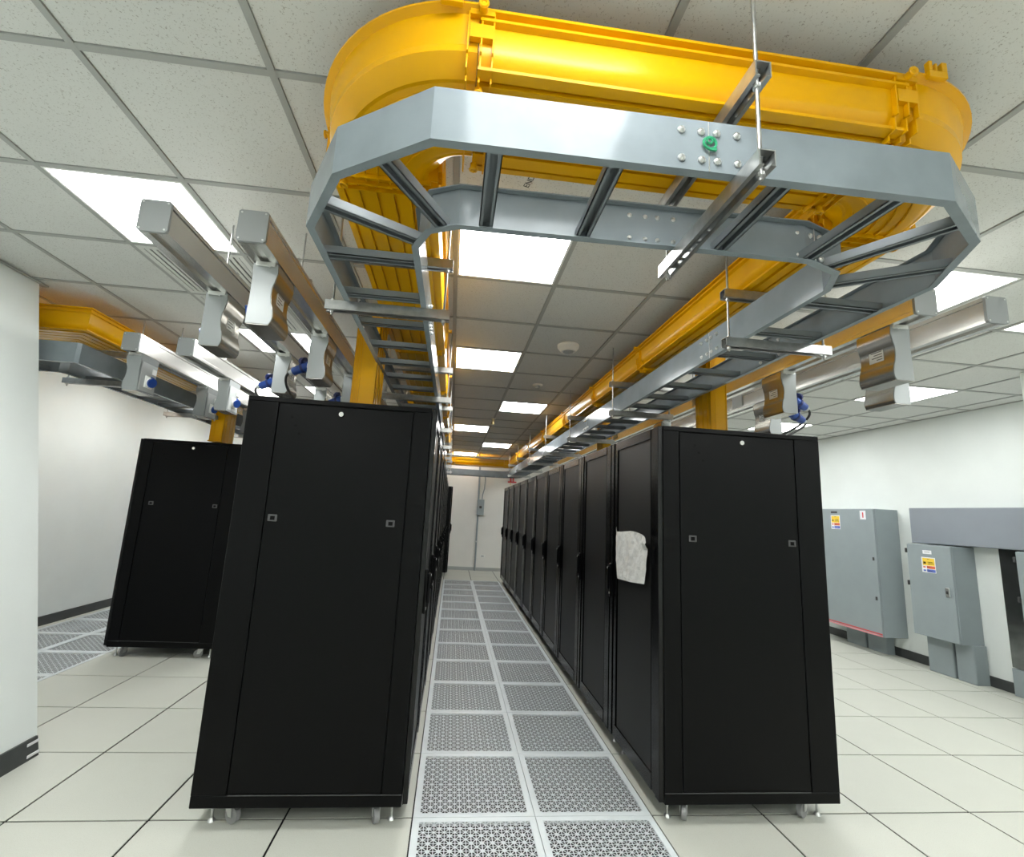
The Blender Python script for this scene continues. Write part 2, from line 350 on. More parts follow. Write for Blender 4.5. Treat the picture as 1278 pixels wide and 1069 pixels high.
# ================================================================ RACKS
W, D, ZB, ZT = .768, .97, .09, 2.005
def make_rack():
    t = thing('server_rack', '', 'server rack', (0, 0, 0), 'black server racks')
    hx, hy = D/2, W/2
    MB().box(-hx+.03, hx-.035, -hy+.012, hy-.012, ZB+.02, ZT-.004).build('body', 'rack_black', t)
    m = MB().box(-hx, hx-.028, -hy, hy, ZT-.026, ZT, .003); m.build('top_rim', 'rack_black', t)
    MB().box(-hx, hx-.028, -hy, hy, ZB, ZB+.052, .003).build('bottom_rim', 'rack_black', t)
    for s in (-1, 1):
        y0, y1 = s*(hy-.02), s*hy
        MB().box(-hx, -hx+.153, y0, y1, ZB+.052, ZT-.026, .002).build('post', 'rack_black', t)
        MB().box(hx-.122, hx-.028, y0, y1, ZB+.052, ZT-.026, .002).build('post', 'rack_black', t)
        p = MB().box(-hx+.157, hx-.126, s*(hy-.014), s*(hy-.0015), ZB+.058, ZT-.030, .002).build('side_panel', 'rack_black', t)
        lk = MB().cyl((-.012, s*(hy-.003), 1.937), (-.012, s*(hy+.004), 1.937), .0125, 16).build('lock', 'white_plastic', p)
        MB().ring((-.012, s*hy, 1.937), (0, 1, 0), .0145, .003).build('lock_ring', 'rack_black', p)
        hs = MB()
        for k in range(3):
            xx = (-.258 if s < 0 else .27)-s*0+(.023*k if s < 0 else -.023*k)
            hs.cyl((xx, s*(hy-.004), 1.905-.042*k), (xx, s*(hy-.0008), 1.905-.042*k), .0075, 10)
        hs.build('screw_hole', 'gap_black', p)
        for xx in (-.29, .29):
            MB().box(xx-.022, xx+.022, s*(hy-.006), s*(hy+.001), 1.372, 1.406, .002).build('latch', 'track_latch', p)
            MB().box(xx-.010, xx+.012, s*(hy-.002), s*(hy+.002), 1.379, 1.398).build('latch_slot', 'gap_black', p)
        MB().box(-hx+.16, hx-.03, s*(hy-.004), s*(hy+.0012), ZB+.052, ZB+.0545).build('edge_highlight', 'track_latch', p)  # highlight on the panel's bottom edge, painted in as a thin lighter strip
    for sx, nm in ((1, 'door'), (-1, 'rear_door')):
        x0, x1 = sx*(hx-.024), sx*hx
        dr = MB()
        ay = hy-.004
        for s in (-1, 1):
            dr.box(x0, x1, s*ay, s*(ay-.05), ZB+.01, ZT-.004, .003)
            dr.box(x0, x1-sx*.006, s*(ay-.056), s*(ay-.105), ZB+.01, ZT-.004, .003)
        dr.box(x0, x1-sx*.003, -ay+.105, ay-.105, ZT-.062, ZT-.004, .002); dr.box(x0, x1-sx*.003, -ay+.105, ay-.105, ZB+.01, ZB+.09, .002)
        dr.box(x0, x0+sx*.004, -ay, ay, ZB+.01, ZT-.004)
        dr = dr.build(nm, 'rack_door', t)
        MB().box(x0+sx*.004, x0+sx*.013, -ay+.125, ay-.125, ZB+.09, ZT-.062).build('perforated_panel', 'door_mesh', dr)
        for s in (-1, 1): MB().box(x0+sx*.004, x0+sx*.007, s*(ay-.105), s*(ay-.125), ZB+.09, ZT-.062).build('seam', 'gap_black', dr)
        if sx > 0:
            hb = MB().box(x1, x1+.014, -hy+.015, -hy+.045, .95, 1.17, .004); hb.box(x1+.014, x1+.03, -hy+.019, -hy+.041, 1.0, 1.15, .005)
            hb.build('handle', 'rack_black', dr)
            MB().cyl((x1+.013, -hy+.03, .975), (x1+.017, -hy+.03, .975), .008, 12).build('key_lock', 'steel', dr)
            MB().cyl((x1+.029, -hy+.03, 1.14), (x1+.032, -hy+.03, 1.14), .006, 12).build('key_lock', 'steel', dr)
    for sx in (-1, 1):
        for sy in (-1, 1):
            cx, cy = sx*.33, sy*(hy-.068); a = (-1.2 if sx > 0 else -.5)*(1 if sy < 0 else -1)
            c = MB().box(cx-.035, cx+.035, cy-.03, cy+.03, ZB-.006, ZB+.001); dxx, dyy = math.cos(a)*.02, math.sin(a)*.02
            for q in (-1, 1):
                nx, ny = -math.sin(a)*.017*q, math.cos(a)*.017*q
                pts = [(cx+nx-dxx*1.3, cy+ny-dyy*1.3, ZB-.006), (cx+nx+dxx*1.3, cy+ny+dyy*1.3, ZB-.006), (cx+nx+dxx*1.6, cy+ny+dyy*1.6, .033), (cx+nx+dxx*.5, cy+ny+dyy*.5, .033)]
                e = Vector((-math.sin(a), math.cos(a), 0))*.0015
                c.add([Vector(p)-e for p in pts]+[Vector(p)+e for p in pts], [(0, 1, 2, 3), (7, 6, 5, 4), (0, 4, 5, 1), (1, 5, 6, 2), (2, 6, 7, 3), (3, 7, 4, 0)])
            cs = c.build('caster', 'steel', t)
            wx, wy = cx+dxx, cy+dyy; e = Vector((-math.sin(a), math.cos(a), 0))*.012; p = Vector((wx, wy, .037))
            MB().cyl(p-e, p+e, .037, 18).build('wheel', 'caster_wheel', cs)
            fx, fy = sx*.41, sy*(hy-.075)
            MB().cyl((fx, fy, .012), (fx, fy, ZB), .006, 8).cyl((fx, fy, 0), (fx, fy, .014), .018, 12, .010).build('levelling_foot', 'steel', t)
    return t
mat('track_latch', (.07, .07, .072), .4)
proto = make_rack()
pitch = .778
RY = [-.082+W/2+pitch*k for k in range(10)]
racks = []
def place(x, y, rz, lab, grp):
    global proto_used
    o = proto if not racks else dup(proto, (x, y, 0), rz)
    o.location = (x, y, 0); o.rotation_euler = (0, 0, rz); o['label'] = lab; o['group'] = grp; racks.append(o)
for k in range(10):
    place(-1.112, RY[k], 0, ('black server rack at the near end of the row left of the aisle' if k == 0 else 'black server rack, %s from the camera in the row left of the aisle' % ORD[k]), 'racks in the row left of the aisle')
for k in range(10):
    place(1.09, RY[k], math.pi, ('black server rack at the near end of the right row, grey paper on its door' if k == 0 else 'black mesh-door server rack, %s from the camera in the row right of the aisle' % ORD[k]), 'racks in the row right of the aisle')
for k in range(4):
    place(-3.085, 2.25+W/2+pitch*k, math.pi, ('black server rack standing alone in view at far left by perforated tiles' if k == 0 else 'black server rack, %s in the far left row behind its end rack' % ORD[k]), 'racks in the far left row')
o = dup(proto, (-1.015, 8.55, 0), 0); o['label'] = 'black cabinet jutting out beyond the left row near the far wall'; o['group'] = 'black server racks'

# paper sheet on the first right-hand door
def paper():
    P = [(.526, 1.42), (.520, 1.39), (.44, 1.392), (.30, 1.396), (.285, 1.404), (.20, 1.402), (.05, 1.385), (.0, 1.372), (-.005, 1.352), (.02, 1.34), (.085, 1.33), (.108, 1.31), (.10, 1.23), (.082, 1.19), (.09, 1.17), (.074, 1.119), (.28, 1.10), (.503, 1.09), (.52, 1.18), (.535, 1.23), (.525, 1.30), (.536, 1.36)]
    bm = bmesh.new(); vs = [bm.verts.new((0, y, z)) for y, z in P]; bm.faces.new(vs)
    bmesh.ops.triangulate(bm, faces=bm.faces)
    for _ in range(4): bmesh.ops.subdivide_edges(bm, edges=[e for e in bm.edges if e.calc_length() > .03], cuts=1); bmesh.ops.triangulate(bm, faces=bm.faces)
    from mathutils import noise
    for v in bm.verts: v.co.x = .5985+.007*noise.noise(v.co*22)-.004*abs(noise.noise(v.co*9))-(.02*max(0, (.12-v.co.y)/.1) if v.co.z > 1.33 else 0)
    r = bmesh.ops.solidify(bm, geom=list(bm.faces), thickness=.001)
    bmesh.ops.translate(bm, verts=bm.verts, vec=(-.592, -.3, -1.09))
    me = bpy.data.meshes.new('paper_sheet'); bm.to_mesh(me); bm.free(); me.materials.append(MATS['paper'])
    o = bpy.data.objects.new('paper_sheet', me); C.objects.link(o); o.location = (.586, .3, 1.09)
    tag(o, 'crumpled grey paper sheet taped to the nearest right-hand rack door', 'paper')
paper()

# ================================================================ CABLE LADDERS
ZL, RH = 2.32, .14
RAIL = lambda s: [(0, 0), (0, RH), (s*.022, RH), (s*.022, RH-.004), (s*.004, RH-.004), (s*.004, .004), (s*.024, .004), (s*.024, 0)]
def rung_mb(p0, p1, z=ZL+.006):
    p0 = Vector((*p0, z)); p1 = Vector((*p1, z)); t = (p1-p0).normalized(); nrm = Vector((-t.y, t.x, 0)); m = MB()
    def bar(a, b, z0, z1):
        vs = [p+nrm*q+Vector((0, 0, h)) for p in (p0, p1) for q, h in ((a, z0), (b, z0), (b, z1), (a, z1))]
        m.add(vs, [(0, 1, 2, 3), (7, 6, 5, 4), (0, 4, 5, 1), (1, 5, 6, 2), (2, 6, 7, 3), (3, 7, 4, 0)])
    bar(-.021, -.018, 0, .026); bar(.018, .021, 0, .026); bar(-.021, .021, .026, .029); bar(-.021, -.010, 0, .003); bar(.010, .021, 0, .003)
    return m
YFO, YFI = 8.95, 8.61
outer = [(-1.025, YFO-.41), (-1.025, -1.16), (-.884, -1.41), (-.622, -1.57), (.713, -1.585), (.955, -1.45), (1.10, -1.20), (1.10, YFO-.41), (.96, YFO-.16), (.70, YFO), (-.622, YFO), (-.884, YFO-.16)]
inner = [(-.681, YFI-.13), (-.681, -1.10), (-.637, -1.19), (-.553, -1.228), (.57, -1.25), (.70, -1.205), (.76, -1.10), (.76, YFI-.13), (.70, YFI-.04), (.57, YFI), (-.553, YFI), (-.637, YFI-.04)]
lad = thing('cable_ladder', 'grey cable ladder loop with angled corners hanging over the centre aisle', 'cable ladder', (0, -1.4, ZL))
MB().sweep(outer, RAIL(1), ZL, True).build('outer_rail', 'ladder_grey', lad)
MB().sweep(inner, RAIL(-1), ZL, True).build('inner_rail', 'ladder_grey', lad)
def rung(p0, p1): return rung_mb(p0, p1).build('rung', 'ladder_mid', lad)
mat('ladder_mid', (.20, .225, .24), .38, metal=.3)
for p0, p1 in (((-.751, -1.480), (-.595, -1.208)), ((-.958, -1.265), (-.672, -1.113)), ((-.47, -1.565), (-.47, -1.232)), ((-.17, -1.568), (-.17, -1.236)), ((.27, -1.573), (.27, -1.244)),
               ((.585, -1.578), (.564, -1.252)), ((.845, -1.50), (.66, -1.222)), ((1.035, -1.30), (.755, -1.118))): rung(p0, p1)
for k in range(31):
    y = -.98+.3*k
    if y > YFI-.2: break
    rung((-1.02, y), (-.686, y)); rung((.765, y), (1.095, y))
for k in range(4): rung((-.45+.32*k, YFI+.005), (-.45+.32*k, YFO-.005))
# splice plates and bolts
BOLT = {}
def splice(name, c, du, nrm):
    """splice plate behind the rail web, eight dome bolts and the joint line on the face towards nrm"""
    du = Vector(du).normalized(); nrm = Vector(nrm); c = Vector(c)
    def slab(a0, a1, n0, n1, hh):
        vs = [c+du*a+nrm*n_+Vector((0, 0, h_)) for n_ in (n0, n1) for a, h_ in ((a0, -hh), (a1, -hh), (a1, hh), (a0, hh))]
        return MB().add(vs, [(3, 2, 1, 0), (4, 5, 6, 7), (0, 1, 5, 4), (1, 2, 6, 5), (2, 3, 7, 6), (3, 0, 4, 7)])
    p = slab(-.105, .105, -.0085, -.0045, .05).build('splice_plate', 'ladder_grey', lad)
    slab(-.005, -.0025, -.001, .0006, RH/2-.001).build('joint_line', 'steel', p)
    key = tuple(nrm)
    if key not in BOLT:
        me = MB().cyl((0, 0, 0), nrm*.004, .0098, 10).cyl(nrm*.004, nrm*.010, .0088, 10, .004).mesh('bolt', 40); me.materials.append(MATS['steel']); BOLT[key] = me
    for a in (-.075, -.024, .016, .068):
        for h_ in (-.042, .036):
            q = c+du*a+Vector((0, 0, h_)); shared('bolt', BOLT[key], p, q-Vector(lad.location))
    return p
zc = ZL+RH/2
s1 = splice('s', (.058, -1.5777, zc), (1, -.0112, 0), (0, -1, 0))
g = MB(); g.ring((.053, -1.585, zc+.002), (0, 1, 0), .016, .0035, 18, 6); g.ring((.051, -1.587, zc+.006), (0, 1, 0), .007, .003, 12, 6); g.box(.051, .069, -1.588, -1.583, zc-.018, zc-.012); g.build('green_mark', 'green', s1)
splice('s', (.058, -1.239, zc), (1, -.0195, 0), (0, -1, 0))
splice('s', (.76, -.35, zc), (0, 1, 0), (-1, 0, 0)); splice('s', (1.096, -.35, zc), (0, 1, 0), (-1, 0, 0))
splice('s', (.76, 1.9, zc), (0, 1, 0), (-1, 0, 0)); splice('s', (-.681, -.35, zc), (0, 1, 0), (1, 0, 0)); splice('s', (-1.021, -.35, zc), (0, 1, 0), (1, 0, 0))
splice('s', (.62, -1.2395, zc), (1, .1, 0), (0, -1, 0))
# second ladder over the far-left row
lad2 = thing('cable_ladder', 'grey cable ladder at far left over the second rack row', 'cable ladder', (-3.1, .75, ZL))
ob = [(-4.85, .745), (-3.112, .745), (-3.095, .762), (-3.095, 8.5)]; ib = [(-4.85, 1.085), (-3.47, 1.085), (-3.435, 1.12), (-3.435, 8.5)]
MB().sweep(ob, RAIL(1), ZL).build('outer_rail', 'ladder_grey', lad2); MB().sweep(ib, RAIL(-1), ZL).build('inner_rail', 'ladder_grey', lad2)
for k in range(22):
    y = 1.3+.3*k; rung_mb((-3.10, y), (-3.43, y)).build('rung', 'ladder_mid', lad2)
for k in range(4): rung_mb((-3.55-.3*k, .75), (-3.55-.3*k, 1.08)).build('rung', 'ladder_mid', lad2)

# ================================================================ YELLOW FIBRE DUCT
ZD, DW, DH = 2.562, .36, .172
h = DW/2
def duct_profile(bend=False):
    if bend: L = [(-h-.024, DH+.002), (-h-.024, DH-.004), (-h-.004, DH-.012)]
    else: L = [(-h-.016, DH), (-h-.016, DH-.008), (-h-.001, DH-.011), (-h-.001, DH-.024), (-h-.014, DH-.027), (-h-.014, DH-.035), (-h+.001, DH-.039)]
    L += [(-h+.002, .10), (-h+.007, .075), (-h+.018, .052), (-h+.036, .034), (-h+.060, .022), (-h+.078, .018)] if bend else [(-h+.002, .075), (-h+.006, .056), (-h+.016, .038), (-h+.030, .026)]
    L += [(-h+.080, .006), (-h+.088, .004)] if bend else [(-h+.032, .022), (-h+.004, .019), (-h+.004, .010), (-h+.030, .006), (-h+.030, .018), (-h+.042, .016), (-h+.042, .002)]
    out = list(L)
    for q in ((-.06, -.02, .02, .06) if bend else (-.09, -.03, .03, .09)):
        out += [(q-.0055, .002), (q-.0055, .015), (q+.0055, .015), (q+.0055, .002)] if not bend else [(q-.003, .004), (q-.002, -.003), (q+.002, -.003), (q+.003, .004)]
    out += [(-a, b) for a, b in reversed(L)]
    inn = [(h-.006, DH), (h-.006, .06), (h-.036, .032), (h-.05, .022), (-h+.05, .022), (-h+.036, .032), (-h+.006, .06), (-h+.006, DH)]
    return out+inn
def arc(cx, cy, r, a0, a1, n=18):
    P = [(cx+r*math.cos(math.radians(a0+(a1-a0)*i/n)), cy+r*math.sin(math.radians(a0+(a1-a0)*i/n))) for i in range(n+1)]
    e = .012; T0 = Vector((-math.sin(math.radians(a0)), math.cos(math.radians(a0)))); T1 = Vector((-math.sin(math.radians(a1)), math.cos(math.radians(a1))))
    return [(P[0][0]-T0.x*e, P[0][1]-T0.y*e)]+P+[(P[-1][0]+T1.x*e, P[-1][1]+T1.y*e)]
duct = thing('fibre_duct', 'bright yellow plastic fibre duct loop hanging above the grey ladder over centre aisle', 'cable duct', (0, -1.35, ZD))
LX, RX, FY, BY = -.82, .96, -1.35, 8.78
CL, CR, CY, R = -.54, .68, -1.07, .28
PR = duct_profile(); PB = duct_profile(True)
def dsec(name, path): return MB().sweep(path, PB if 'bend' in name else PR, ZD, smooth=True).build(name, 'duct_yellow', duct, angle=28)
dsec('corner_bend', arc(CL, CY, R, 180, 270)); dsec('corner_bend', arc(CR, CY, R, 270, 360))
dsec('straight_section', [(CL+.014, FY), (CR-.014, FY)])
dsec('corner_bend', arc(CR, BY-R, R, 0, 90)); dsec('corner_bend', arc(CL, BY-R, R, 90, 180)); dsec('straight_section', [(CR-.014, BY), (CL+.014, BY)])
yj = [CY+.012, .62, 1.75, 2.95, 4.3, 5.7, 7.1, BY-R-.012]
for a, b in zip(yj[:-1], yj[1:]):
    dsec('straight_section', [(LX, b-.002), (LX, a+.002)]); dsec('straight_section', [(RX, a+.002), (RX, b-.002)])
# couplers: ribbed band round the joint, thumb screws underneath and on the flange, clip lug on top
def coupler(c, ax):
    """c: joint centre (x,y); ax: 'x' or 'y' run direction"""
    def Q(a, s, z): return (c[0]+a, c[1]+s, ZD+z) if ax == 'x' else (c[0]+s, c[1]+a, ZD+z)
    root = None; m = MB()
    def bx(a0, a1, s0, s1, z0, z1):
        p, q = Q(a0, s0, z0), Q(a1, s1, z1); m.box(p[0], q[0], p[1], q[1], p[2], q[2])
    for a in (-.034, 0., .030):
        for s in (-1, 1):
            bx(a-.002, a+.002, s*(h-.004), s*(h+.012), .045, DH-.01)
            bx(a-.002, a+.002, s*(h-.03), s*(h+.002), .004, .05)
        bx(a-.002, a+.002, -h+.02, h-.02, -.012, .004)
    for s in (-1, 1):
        bx(-.03, .028, s*(h-.002), s*(h+.013), .085, .125)
        bx(-.032, .03, s*(h-.002), s*(h+.016), DH-.022, DH-.006)
    root = m.build('coupler', 'duct_yellow', duct)
    for s in (-1, 1):
        k = MB(); p = Vector(Q(0, s*(h+.016), DH-.010)); q = Vector(Q(0, s*(h+.034), DH-.010)); k.cyl(p, q, .011, 14, .010); k.ring(q, q-p, .010, .004, 14, 6); k.build('thumb_screw', 'duct_yellow', root)
        k = MB(); p = Vector(Q(0, s*(h-.05), -.004)); q = Vector(Q(0, s*(h-.046), -.022)); k.cyl(p, q, .011, 14, .010); k.ring(q, q-p, .011, .004, 14, 6); k.build('thumb_screw', 'duct_yellow', root)
def lug(c, ax, s):
    def Q(a, b, z): return (c[0]+a, c[1]+b, ZD+z) if ax == 'x' else (c[0]+b, c[1]+a, ZD+z)
    m = MB()
    for a0, a1, z0, z1 in ((-.028, .028, DH-.015, DH+.006), (-.028, -.017, DH+.006, DH+.036), (-.009, -.002, DH+.006, DH+.03), (.012, .028, DH+.006, DH+.036)):
        p, q = Q(a0, s*(h+.018), z0), Q(a1, s*(h+.032), z1); m.box(p[0], q[0], p[1], q[1], p[2], q[2], .001)
    m.build('clip_lug', 'duct_yellow', duct)
coupler((CL+.02, FY), 'x'); coupler((CR-.02, FY), 'x'); lug((CL-.06, FY), 'x', -1); lug((CR+.06, FY), 'x', -1)
for X in (LX, RX):
    coupler((X, CY+.0), 'y')
    for y in yj[1:-1]: coupler((X, y), 'y')
# drop-out chutes down to the racks
def chute(parent, x0, x1, y0, y1, ztop, zbot, side):
    m = MB(); xi = x0 if side > 0 else x1; xo = x1 if side > 0 else x0
    t = .005
    m.box(x0, x1, y0, y0+t, zbot, ztop); m.box(x0, x1, y1-t, y1, zbot, ztop); m.box(xo-side*t, xo, y0, y1, zbot, ztop); m.box(xi, xi+side*t, y0, y1, zbot, ztop)
    for q in (.04, .12, .2, .3, .96):
        x = x0+(x1-x0)*q; m.box(x-.003, x+.003, y0-.004, y0, zbot, ztop)
    for q in (.2, .5, .8):
        y = y0+(y1-y0)*q; m.box(xo, xo+side*.004, y-.003, y+.003, zbot, ztop); m.box(xi-side*.004, xi, y-.003, y+.003, zbot, ztop)
    m.box(x0-.008, x0, y0-.008, y1+.008, zbot, zbot+.012); m.box(x1, x1+.008, y0-.008, y1+.008, zbot, zbot+.012); m.box(x0, x1, y0-.008, y0, zbot, zbot+.012)
    c = m.build('drop_chute', 'duct_yellow', parent)
    # sloping throat that joins the chute to the duct wall
    b = MB(); e = xi-side*.02
    b.prism([(xi, ztop-.0), (xo, ztop-.0), (xo, ztop+.02), (xi, ztop+.10), (e, ztop+.11), (e, ztop+.02)], 'y', y0, y1); b.build('throat', 'duct_yellow', c)
chute(duct, -1.155, -1.018, .20, .46, 2.60, 2.05, -1)
chute(duct, 1.158, 1.275, .33, .52, 2.60, 2.05, 1)
chute(duct, -1.155, -1.018, 2.6, 2.8, 2.60, 2.05, -1); chute(duct, 1.158, 1.275, 2.6, 2.8, 2.60, 2.05, 1)
# yellow duct of the far-left row
duct2 = thing('fibre_duct', 'yellow fibre duct at far left hanging over the second grey ladder', 'cable duct', (-3.27, .9, ZD))
def dsec2(name, path): return MB().sweep(path, PR, ZD, smooth=True).build(name, 'duct_yellow', duct2, angle=28)
dsec2('straight_section', [(-4.8, .99), (-3.30, .99), (-3.30, 2.9)]); dsec2('straight_section', [(-3.30, 2.904), (-3.30, 8.5)])
chute(duct2, -3.10, -2.97, 2.55, 2.80, 2.60, 2.05, 1)

# ================================================================ TRAPEZE HANGERS
def channel_mesh(L):
    m = MB(); a = .0205
    m.box(-L/2, L/2, -a, -a+.003, -.041, 0); m.box(-L/2, L/2, a-.003, a, -.041, 0)
    m.box(-L/2, L/2, -a+.003, -.006, -.003, 0); m.box(-L/2, L/2, .006, a-.003, -.003, 0)
    m.box(-L/2, L/2, -a+.003, -a+.012, -.041, -.038); m.box(-L/2, L/2, a-.012, a-.003, -.041, -.038)
    x = -L/2
    k = 0
    while x < L/2-.001:
        e = min(x+.018, L/2); m.box(x, e, -.006, .006, -.003, 0); x += .05
    me = m.mesh('channel'); me.materials.append(MATS['zinc']); return me
CH = channel_mesh(.52); 
ROD = MB().cyl((0, 0, ZL-.062), (0, 0, H+.001), .005, 8).mesh('threaded_rod'); ROD.materials.append(MATS['zinc'])
NUT = MB().cyl((0, 0, 0), (0, 0, .009), .010, 6).mesh('nut'); NUT.materials.append(MATS['steel'])
def hanger(x, y, along, label, group='trapeze hangers'):
    t = thing('trapeze_hanger', label, 'hanger', (x, y, 0), group); rz = 0 if along == 'x' else math.pi/2
    for z in (ZL-.001, ZD-.007):
        shared('channel', CH, t, (0, 0, z), rz)
    for s in (-1, 1):
        lo = (s*.235, 0, 0) if along == 'x' else (0, s*.235, 0)
        shared('threaded_rod', ROD, t, lo)
        for z in (ZL-.052, ZL+.001, ZD-.058, ZD-.005): shared('nut', NUT, t, (lo[0], lo[1], z))
hanger(.142, -1.405, 'y', 'slotted steel trapeze hanger under the near crossing of the ladder loop')
for k, y in enumerate([-.62, .95, 2.32, 3.65, 5.0, 6.4, 7.8]):
    hanger(-.842, y, 'x', 'steel trapeze hanger, %s along the left ladder leg from the camera' % ORD[k]); hanger(.935, y, 'x', 'steel trapeze hanger, %s along the right ladder leg from the camera' % ORD[k])
for k, y in enumerate([1.24, 2.5, 3.9]): hanger(-3.285, y, 'x', 'steel trapeze hanger, %s along the far left ladder' % ORD[k])

# ================================================================ BUSBAR TRACKS
TZ0, TZ1 = 2.455, 2.58
def track(xc, y0, y1, label):
    t = thing('busbar_trunking', label, 'busbar', (xc, y0, TZ0), 'overhead busbar tracks'); hw = .053
    prof = [(-hw, TZ0), (-.02, TZ0), (-.02, TZ0+.012), (.02, TZ0+.012), (.02, TZ0), (hw, TZ0), (hw, TZ0+.018), (hw-.005, TZ0+.022), (hw-.005, TZ1-.022), (hw, TZ1-.018), (hw, TZ1), (-hw, TZ1), (-hw, TZ1-.018), (-hw+.005, TZ1-.022), (-hw+.005, TZ0+.022), (-hw, TZ0+.018)]
    MB().prism([(xc+a, b) for a, b in prof], 'y', y0+.012, y1).build('housing', 'alu', t)
    cp = [(-hw-.003, TZ0+.006), (-hw+.006, TZ0-.003), (hw-.006, TZ0-.003), (hw+.003, TZ0+.006), (hw+.003, TZ1-.004), (hw-.004, TZ1+.003), (-hw+.004, TZ1+.003), (-hw-.003, TZ1-.004)]
    c = MB().prism([(xc+a, b) for a, b in cp], 'y', y0, y0+.012).build('end_cap', 'cap_grey', t)
    s = MB()
    for a in (-hw+.008, hw-.008):
        for z in (TZ0+.008, TZ1-.008): s.cyl((xc+a, y0-.002, z), (xc+a, y0, z), .004, 8)
    s.build('cap_screw', 'steel', c)
    MB().box(xc-.03, xc+.03, y0+.02, y1, TZ0+.0125, TZ0+.0135).build('slot_cover', 'ladder_mid', t)
    y = y0+.55
    while y < y1-.1:
        b = MB().box(xc-hw-.004, xc+hw+.004, y-.012, y+.012, TZ1, TZ1+.006); b.cyl((xc, y, TZ1+.006), (xc, y, H), .004, 8); b.cyl((xc, y, TZ1+.006), (xc, y, TZ1+.05), .013, 10, .006); b.build('suspension_rod', 'zinc', t)
        y += 1.5
    for yy in (y0+1.9, y0+3.9):
        if yy < y1: MB().box(xc-hw-.003, xc+hw+.003, yy-.07, yy+.07, TZ0+.015, TZ1+.003, .002).build('joint_cover', 'track_cap', t)
    return t
TR = dict(A=(-1.715, -.80, 7.2), B=(-1.357, -.80, 7.2), C=(-2.822, .80, 7.5), D=(-2.472, .82, 7.5), E=(1.928, -.765, 7.2), F=(1.552, -.775, 7.2))
TN = dict(A='outer left busbar', B='left busbar next to the ladder', C='outer far-left busbar', D='inner far-left busbar', E='outer right busbar', F='right busbar next to the ladder')
TL = dict(A='aluminium busbar track left of its twin above the near left rack', B='aluminium busbar track beside the grey ladder above the near left rack', C='aluminium busbar track at far left next to the second ladder',
          D='aluminium busbar track at far left, nearer the aisle of the pair', E='aluminium busbar track at right with free end toward right edge', F='aluminium busbar track at right beside the ladder and yellow duct')
for k, (xc, y0, y1) in TR.items(): track(xc, y0, y1, TL[k])
# ---- tap-off boxes (wavy back plate on one side, sockets on the other)
BZ0, BZ1, BLn = 2.185, TZ0-.006, .19
def wave(z):     # outward offset of the wavy side for height fraction 0..1 from the bottom
    pts = [(0, .040), (.03, .047), (.12, .051), (.25, .047), (.36, .038), (.48, .034), (.60, .035), (.74, .045), (.86, .051), (1, .048)]
    for (a, b), (c, e) in zip(pts, pts[1:]):
        if a <= z <= c: f = (z-a)/(c-a); f = f*f*(3-2*f); return b+(e-b)*f
    return .046
def tap_meshes(sgn):
    """sgn=+1: wavy side faces +x, sockets -x. local origin: box top centre of the front face"""
    hgt = BZ1-BZ0; n = 20
    zs = [i/n for i in range(n+1)]
    wv = [(sgn*wave(z), -hgt+hgt*z) for z in zs]
    fl = [(-sgn*(.050 if z < .2 else .050-.004*math.sin((z-.2)/.8*math.pi)), -hgt+hgt*z) for z in reversed(zs)]
    b = MB().prism(wv+fl, 'y', 0, BLn).mesh('body'); b.materials.append(MATS['tap_grey'])
    wv2 = [(x+sgn*.0022, z) for x, z in wv]; pl = MB().prism(wv+[(x, z) for x, z in reversed(wv2)], 'y', .004, BLn-.004, True).mesh('wavy_plate', 40); pl.materials.append(MATS['tap_steel'])
    bt = MB().box(-.046, .04 if sgn > 0 else .046, .004, BLn-.004, -hgt-.003, -hgt).mesh('bottom_plate'); bt.materials.append(MATS['tap_steel'])
    zl = -hgt*.46; lx = sgn*(wave(.54)+.003)
    lb = MB().box(lx, lx+sgn*.0015, .06, .135, zl-.03, zl+.026).mesh('rating_label'); lb.materials.append(MATS['plate_label'])
    tx = MB()
    for q in range(4): tx.box(lx+sgn*.0015, lx+sgn*.002, .065, .065+(.06, .045, .055, .03)[q], zl+.018-.013*q, zl+.0215-.013*q)
    tx = tx.mesh('label_print'); tx.materials.append(MATS['ink'])
    hk = MB().box(-.04, .04, -.006, .012, -.012, .008, .002).cyl((.018*sgn, -.010, -.014), (.018*sgn, -.004, -.014), .005, 8).mesh('hook_clip'); hk.materials.append(MATS['steel'])
    sx = -sgn*.050
    fp = MB().box(sx, sx-sgn*.004, .012, BLn-.012, -hgt+.012, -hgt*.18, .001).mesh('socket_plate'); fp.materials.append(MATS['track_cap'])
    sk = MB().box(sx-sgn*.003, sx-sgn*.012, .058, .142, -hgt+.04, -hgt+.125, .003).cyl((sx-sgn*.010, .10, -hgt+.085), (sx-sgn*.03, .095, -hgt+.080), .034, 16).mesh('socket'); sk.materials.append(MATS['white_plastic'])
    cp = MB().cyl((sx-sgn*.030, .095, -hgt+.080), (sx-sgn*.042, .092, -hgt+.077), .034, 16).box(sx-sgn*.026, sx-sgn*.038, .082, .110, -hgt+.105, -hgt+.122, .002).mesh('socket_cap'); cp.materials.append(MATS['blue_plastic'])
    bk = MB().box(sx-sgn*.004, sx-sgn*.012, .125, .165, -hgt+.15, -hgt+.19, .002).mesh('breaker_cover'); bk.materials.append(MATS['white_plastic'])
    return dict(body=b, wavy_plate=pl, bottom_plate=bt, rating_label=lb, label_print=tx, hook_clip=hk, socket_plate=fp, socket=sk, socket_cap=cp, breaker_cover=bk)
TM = {1: tap_meshes(1), -1: tap_meshes(-1)}
